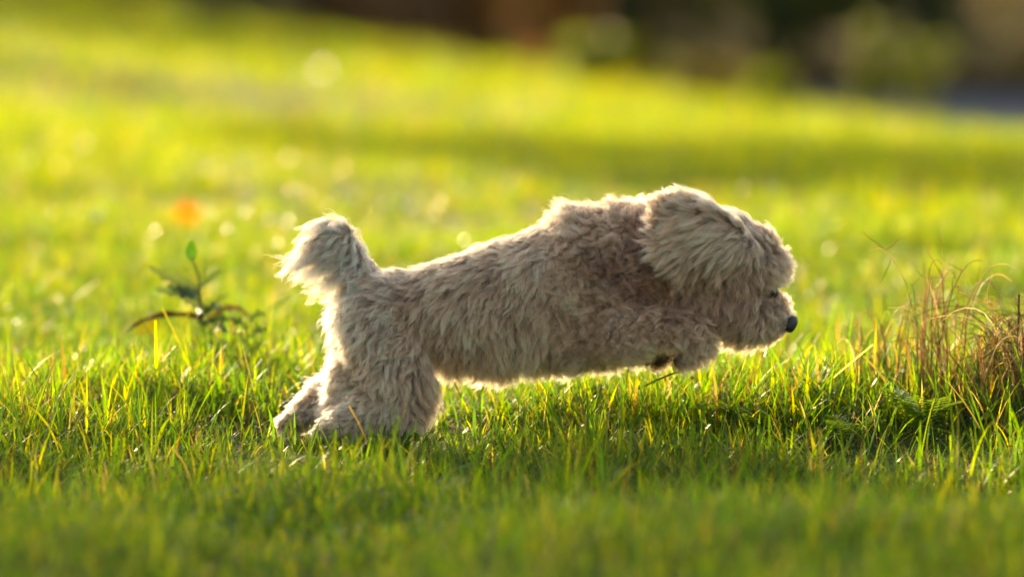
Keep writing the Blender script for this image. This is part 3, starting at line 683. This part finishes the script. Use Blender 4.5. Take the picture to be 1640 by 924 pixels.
# -- low leafy ground cover and droplets
a = Acc(); r = np.random.default_rng(95)
n = 9000; x, y = scatter(5.6, 9.5, n, .1, .3, 96); keep = smooth_noise(x, y, 51, 4.0, 2) > -.15; x, y = x[keep], y[keep]
u = np.linspace(0, 2 * math.pi, 8, endpoint=False); ring = np.stack([np.cos(u), np.sin(u) * .62, 0 * u], -1); ring[:, 2] = .18 * ring[:, 0] ** 2; ring = np.concatenate([[[0, 0, 0]], ring])
nL = len(x); sz = r.uniform(.0028, .0065, nL); q = r.normal(0, 1, (nL, 3)) * [.5, .5, 0] + [0, 0, 1]; q = unit(q); az = r.uniform(0, 6.28, nL)
e1 = unit(np.cross(q, np.stack([np.cos(az), np.sin(az), .2 * np.cos(az)], -1))); e2 = np.cross(q, e1)
P0 = np.stack([x, y, hgt(x, y) + r.uniform(.004, .034, nL) * tread(x, y)], -1)
v = P0[:, None] + (e1[:, None] * ring[None, :, 0:1] + e2[:, None] * ring[None, :, 1:2] + q[:, None] * ring[None, :, 2:3]) * sz[:, None, None]
k = np.arange(8); ff = np.stack([0 * k, 1 + k, 1 + (k + 1) % 8], -1); f = (ff[None] + (np.arange(nL) * 9)[:, None, None]).reshape(-1, 3)
cc = np.repeat((np.array([.055, .12, .03]) * r.uniform(.6, 1.4, (nL, 1)))[:, None], 9, 1).reshape(-1, 3)
tag(np_mesh('clover', v.reshape(-1, 3), [f], M_LEAF, cc), 'small round clover leaves scattered low through the turf', 'clover', kind='stuff')
M_GLINT = plain('glint_facet', (.10, .14, .03), .30, 1.0)
def glints(pts, size, seed, jit=.05):  # added glossy facets, tilted to mirror the sun into the lens as blur discs
    r = np.random.default_rng(seed); a = Acc()
    for p, sz in zip(pts, size):
        tc_ = unit(np.array([0, -CD, CH]) - p); hv = unit(tc_ + np.array(sd) + r.normal(0, jit, 3))
        e1 = unit(np.cross(hv, [0, .2, 1.0])); e2 = np.cross(hv, e1); L = sz; n = 7
        t = np.linspace(-1, 1, n)[:, None]; sp = p + e2 * L * t - hv * L * .10 * t ** 2; wv = np.sqrt(np.clip(1 - t ** 2 * .9, 0, 1)) * L * .35
        v = np.concatenate([sp - e1 * wv, sp + e1 * wv]); i = np.arange(n - 1); a.add(v, np.stack([i, i + 1, i + n + 1, i + n], -1), (.1, .14, .03))
    return a.build('glint_facets', M_GLINT)
M_DEW = plain('dew_drop', (.55, .55, .5), .06, .9)
iv, if_ = ico(1)
def dew(n, D0, D1, s0, s1, seed, half=.1):
    r = np.random.default_rng(seed); x, y = scatter(D0, D1, n, half, .2, seed)
    p = np.stack([x, y, hgt(x, y) + r.uniform(.02, .055, n)], -1); s = r.uniform(s0, s1, n)
    return p, s
pp = [dew(500, 5.4, 8, .0005, .0011, 97), dew(110, 8, 14, .0008, .0018, 98), dew(55, 9.7, 13, .0022, .004, 99)]
big = [(345, 265, 5.2), (333, 270, 5.3), (45, 256, 5.6), (92, 266, 5.2), (30, 262, 5.4), (568, 316, 4.0), (545, 312, 4.1), (640, 322, 3.9), (655, 330, 3.8), (742, 305, 4.2), (430, 352, 3.3), (457, 357, 3.2), (135, 230, 6.2), (260, 215, 6.5), (820, 285, 4.6), (390, 300, 4.4), (610, 330, 3.8), (155, 345, 3.4), (290, 285, 4.6)]
def on_tips(px, py, up=.062):
    Y = np.linspace(.5, 22, 3000); q = at(px + 0 * Y, py, Y); return q[np.argmax(q[:, 2] < hgt(q[:, 0], q[:, 1]) + up)]
bp = np.array([on_tips(a_, b_) for a_, b_, c_ in big])
rg = np.random.default_rng(8); ex = [on_tips(x_, y_) for x_, y_ in zip(rg.triangular(0, 250, 1640, 34), rg.triangular(200, 330, 520, 34))]
gp = np.concatenate([bp, [on_tips(515, 112, .11)], ex])
tag(glints(gp, np.concatenate([rg.uniform(.0045, .0095, len(bp)) * np.where(bp[:, 0] < -.25, 1.1, .7), [.011], rg.uniform(.0015, .0045, len(ex))]), 9), 'small glossy facets added and tilted to glint in the blurred meadow', 'wet leaves', kind='stuff')
pp.append((bp, np.random.default_rng(7).uniform(.005, .0075, len(bp)))); pp.append((np.array([on_tips(515, 112, .07)]), np.array([.016])))
P0 = np.concatenate([q[0] for q in pp]); s = np.concatenate([q[1] for q in pp])
v = (P0[:, None] + iv[None] * s[:, None, None]).reshape(-1, 3); f = (if_[None] + (np.arange(len(P0)) * len(iv))[:, None, None]).reshape(-1, 3)
tag(np_mesh('dew', v, [f], M_DEW), 'glinting dew drops on the grass tips', 'dew', kind='stuff')

# ------------------------------------------------------------------ the far edge of the meadow
def leaf_cloud(centres, radii, n, size, cols, seed):
    r = np.random.default_rng(seed); k = r.integers(0, len(centres), n)
    d = unit(r.normal(0, 1, (n, 3))); rad = r.random(n) ** .45
    p = centres[k] + d * (radii[k] * rad[:, None])
    q = unit(d + r.normal(0, .8, (n, 3))); e1 = unit(np.cross(q, r.normal(0, 1, (n, 3)))); e2 = np.cross(q, e1); s = size * r.uniform(.6, 1.4, (n, 1))
    v = np.stack([p - e1 * s, p - e2 * s * .5, p + e1 * s, p + e2 * s * .5], 1).reshape(-1, 3)
    f = np.arange(n * 4).reshape(-1, 4)
    cl = (np.asarray(cols)[r.integers(0, len(cols), len(centres))][k] * r.uniform(.7, 1.3, (n, 1)))
    return v, f, np.repeat(cl[:, None], 4, 1).reshape(-1, 3)
def shrub(name, x, y, wdt, hgtm, cols, label, seed, n=5500, size=.06, cat='shrub', z=-1.6, group='shrubs beyond the road'):
    r = np.random.default_rng(seed); root = empty(name, (x, y, z)); tag(root, label, cat, group)
    a = Acc()
    for k in range(6):
        az = r.uniform(0, 6.28); e = np.array([x + math.cos(az) * wdt * .3, y + math.sin(az) * wdt * .3, z + hgtm * r.uniform(.6, .85)])
        b = np.array([x, y, z - .05]); v, f = tube(bez(b, b + [0, 0, hgtm * .3], e - [0, 0, hgtm * .2], e), np.linspace(.05, .015, 10)); a.add(v, f, (.05, .035, .02))
    a.build('stem', M_BARK, root)
    nc = 26; c = np.stack([x + r.normal(0, wdt * .30, nc), y + r.normal(0, wdt * .22, nc), z + hgtm * r.uniform(.08, .85, nc)], -1)
    rad = np.stack([r.uniform(.2, .34, nc) * wdt] * 2 + [r.uniform(.14, .24, nc) * hgtm], -1)
    v, f, cc = leaf_cloud(c, rad, n, size, cols, seed + 1); b = Acc(); b.add(v, f, cc); b.build('foliage', M_CROWN, root, smooth=False)
    return root
DG = [(.08, .11, .045), (.055, .085, .035)]; BR = [(.34, .22, .14), (.24, .16, .11)]; GG = [(.15, .17, .14), (.11, .13, .10)]; OL = [(.17, .18, .06), (.11, .13, .045)]
shrub('evergreen_shrub', 3.1, 36.4, 2.2, 3.0, DG, 'dark green shrub beyond the road, right of the middle', 201)
shrub('evergreen_shrub', .9, 36.9, 2.0, 3.2, DG, 'darkest green shrub beyond the road above the dog', 203)
shrub('brown_shrub', 5.2, 36.6, 2.4, 2.8, BR, 'brown leafless looking shrub at the top right corner', 205)
shrub('brown_shrub', -.8, 36.6, 1.7, 2.6, BR, 'rusty brown shrub above the shoulders of the dog', 207)
shrub('grey_shrub', -2.2, 36.9, 1.9, 2.9, GG, 'grey green shrub at the top, left of the middle', 209)
shrub('brown_shrub', -3.7, 36.8, 1.4, 2.6, BR, 'dark brown shrub at the top left of the meadow edge', 211)
shrub('olive_shrub', -5.2, 37.2, 2.2, 3.0, OL, 'olive green shrub at the top left corner', 213)
shrub('brown_shrub', 7.6, 37.0, 2.6, 3.0, BR, 'wide brown shrub beyond the right edge', 215)
shrub('evergreen_shrub', -7.6, 37.3, 2.6, 3.2, DG, 'dark green shrub beyond the left edge', 217)
shrub('evergreen_shrub', 2.0, 39.5, 3.0, 3.8, DG, 'tall dark shrub in the second row behind the road', 219)
shrub('brown_shrub', 5.0, 39.8, 3.0, 3.6, BR, 'tall brown shrub in the second row at the right', 221)
shrub('evergreen_shrub', -2.0, 39.8, 3.0, 3.6, DG, 'tall dark shrub in the second row at the left', 223)
shrub('evergreen_shrub', -5.5, 40.0, 3.0, 3.6, DG, 'tall dark shrub in the second row at the far left', 225)

# tall weeds standing up from the meadow edge
def tall_weed(px, ptop, pbase, Y, label, seed, wpx=40, n=70, col=(.09, .13, .03)):
    r = np.random.default_rng(seed); b = V(px, pbase, Y); z = float(hgt(np.array(b.x), np.array(Y))); top = V(px, ptop, Y).z; h = top - z; wm = wpx * (Y + CD) / FPX
    root = empty('tall_weed', (b.x, Y, z)); tag(root, label, 'weed', 'tall weeds at the meadow edge')
    a = Acc(); lf = Acc()
    for k in range(6):
        e = np.array([b.x + r.normal(0, wm * .3), Y + r.normal(0, wm * .3), z + h * r.uniform(.7, 1)]); s0 = np.array([b.x, Y, z - .02])
        cur = bez(s0, s0 + [0, 0, h * .4], e - [0, 0, h * .3], e, 12); v, f = tube(cur, np.linspace(.005, .002, 12), 5); a.add(v, f, (.08, .08, .03))
        for q in range(n // 6):
            p = cur[r.integers(3, 12)]; az = r.uniform(0, 6.28); L = wm * r.uniform(.3, .6)
            e2 = p + [math.cos(az) * L, math.sin(az) * L, L * r.uniform(-.2, .8)]
            v, f = leaf_blade(bez(p, p * .6 + e2 * .4 + [0, 0, L * .2], p * .3 + e2 * .7 + [0, 0, L * .2], e2, 8), L * .16, r.uniform(-1, 1), 0, .2, 1); lf.add(v, f, np.array(col) * r.uniform(.7, 1.3))
    a.build('stem', M_LEAF, root); lf.build('leaves', M_LEAF, root); return root
tall_weed(1392, 38, 200, 21, 'tallest olive weed standing up at the right of the meadow edge', 231, 60, 300)
tall_weed(1472, 60, 200, 21.5, 'tall weed right of the tallest weed at the meadow edge', 232, 56, 240)
tall_weed(940, 75, 140, 21, 'bushy weed at the meadow edge straight above the withers', 233, 75, 300, (.10, .16, .02))
tall_weed(1235, 110, 170, 21, 'low weed at the meadow edge above the muzzle', 234, 55, 200, (.12, .18, .02))
tall_weed(1130, 100, 150, 22, 'greyish weed at the meadow edge above the ear', 235, 70, 180, (.12, .12, .06))
tall_weed(1060, 95, 140, 22, 'dark green weed at the meadow edge between two others', 236, 40, 60)
tall_weed(345, 30, 110, 20, 'yellow green weed at the meadow edge on the left', 237, 60, 80, (.14, .19, .03))
tall_weed(200, 20, 110, 19, 'pale yellow weed at the far left of the meadow edge', 238, 50, 80, (.14, .19, .03))

# ------------------------------------------------------------------ unseen trees added on the sun side so their crowns shade parts of the turf
def tree(x, y, trunk_h, crown_c, crown_r, n, label, seed, size=.05):
    r = np.random.default_rng(seed); z = float(hgt(np.array(x), np.array(y))); root = empty('unseen_tree', (x, y, z)); tag(root, label, 'tree', 'unseen trees added on the sun side for their shade')
    a = Acc(); b = np.array([x, y, z - .1]); c = np.array([x, y, z + crown_c]); v, f = tube(bez(b, b + [.05, 0, trunk_h * .4], c - [.1, 0, crown_r[2] * .8], c, 14), np.linspace(.16, .05, 14), 10); a.add(v, f, (.05, .04, .03))
    cen = []
    for k in range(18):
        d = unit(r.normal(0, 1, 3)); e = c + d * np.array(crown_r) * r.uniform(.45, .85); cen.append(e)
        v, f = tube(bez(c - [0, 0, crown_r[2] * .6], c, (c + e) / 2, e), np.linspace(.05, .012, 10), 6); a.add(v, f, (.05, .04, .03))
    a.build('trunk', M_BARK, root)
    cen = np.array(cen); rad = np.tile(np.array(crown_r) * .42, (len(cen), 1)); v, f, cc = leaf_cloud(cen, rad, n, size, [(.05, .10, .02), (.07, .11, .02)], seed + 1); q = Acc(); q.add(v, f, cc); q.build('crown', M_CROWN, root, smooth=False)
    return root
def shade_tree(tx, ty, L, **kw):
    """a tree whose crown throws its shade on the turf around (tx, ty)"""
    x = tx + math.sin(SUN_AZ) * L; y = ty + math.cos(SUN_AZ) * L; g = float(hgt(np.array(x), np.array(y))); g0 = float(hgt(np.array(tx), np.array(ty)))
    return tree(x, y, crown_c=L * math.tan(SUN_EL) + g0 - g, **kw)
shade_tree(.2, -4.15, 15, trunk_h=3.5, crown_r=(3.4, 2.2, 1.1), n=40000, label='broad tree left of the meadow shading the nearest turf', seed=241)

for i_, (x_, y_, w_) in enumerate([(-.6, 42.0, 3.2), (3.6, 42.2, 3.2), (.2, 38.6, 2.2), (-3.6, 38.6, 2.2), (6.9, 39.6, 3), (-8.5, 41, 3.4), (-1.5, 37.4, 1.5)]):
    shrub('evergreen_shrub', x_, y_, w_, 3.4, DG if i_ % 2 else BR, ['dark shrub closing the gap above the shoulders', 'deep green shrub in the third row at the right', 'brown green shrub behind the rusty one', 'dark green shrub behind the brown one at the top left', 'brown green shrub behind the right corner', 'dark green shrub behind the left corner', 'low brown shrub between the grey green and rusty shrubs'][i_], 300 + i_ * 2)

shade_tree(.8, 6.0, 16, trunk_h=3.5, crown_r=(1.9, 1.1, .5), n=12000, label='slim tree left of the meadow shading its middle', seed=251)
shade_tree(-3.2, 19.5, 17, trunk_h=3.5, crown_r=(2.6, 1.6, 1.1), n=22000, label='round tree behind the left edge of the meadow', seed=261)
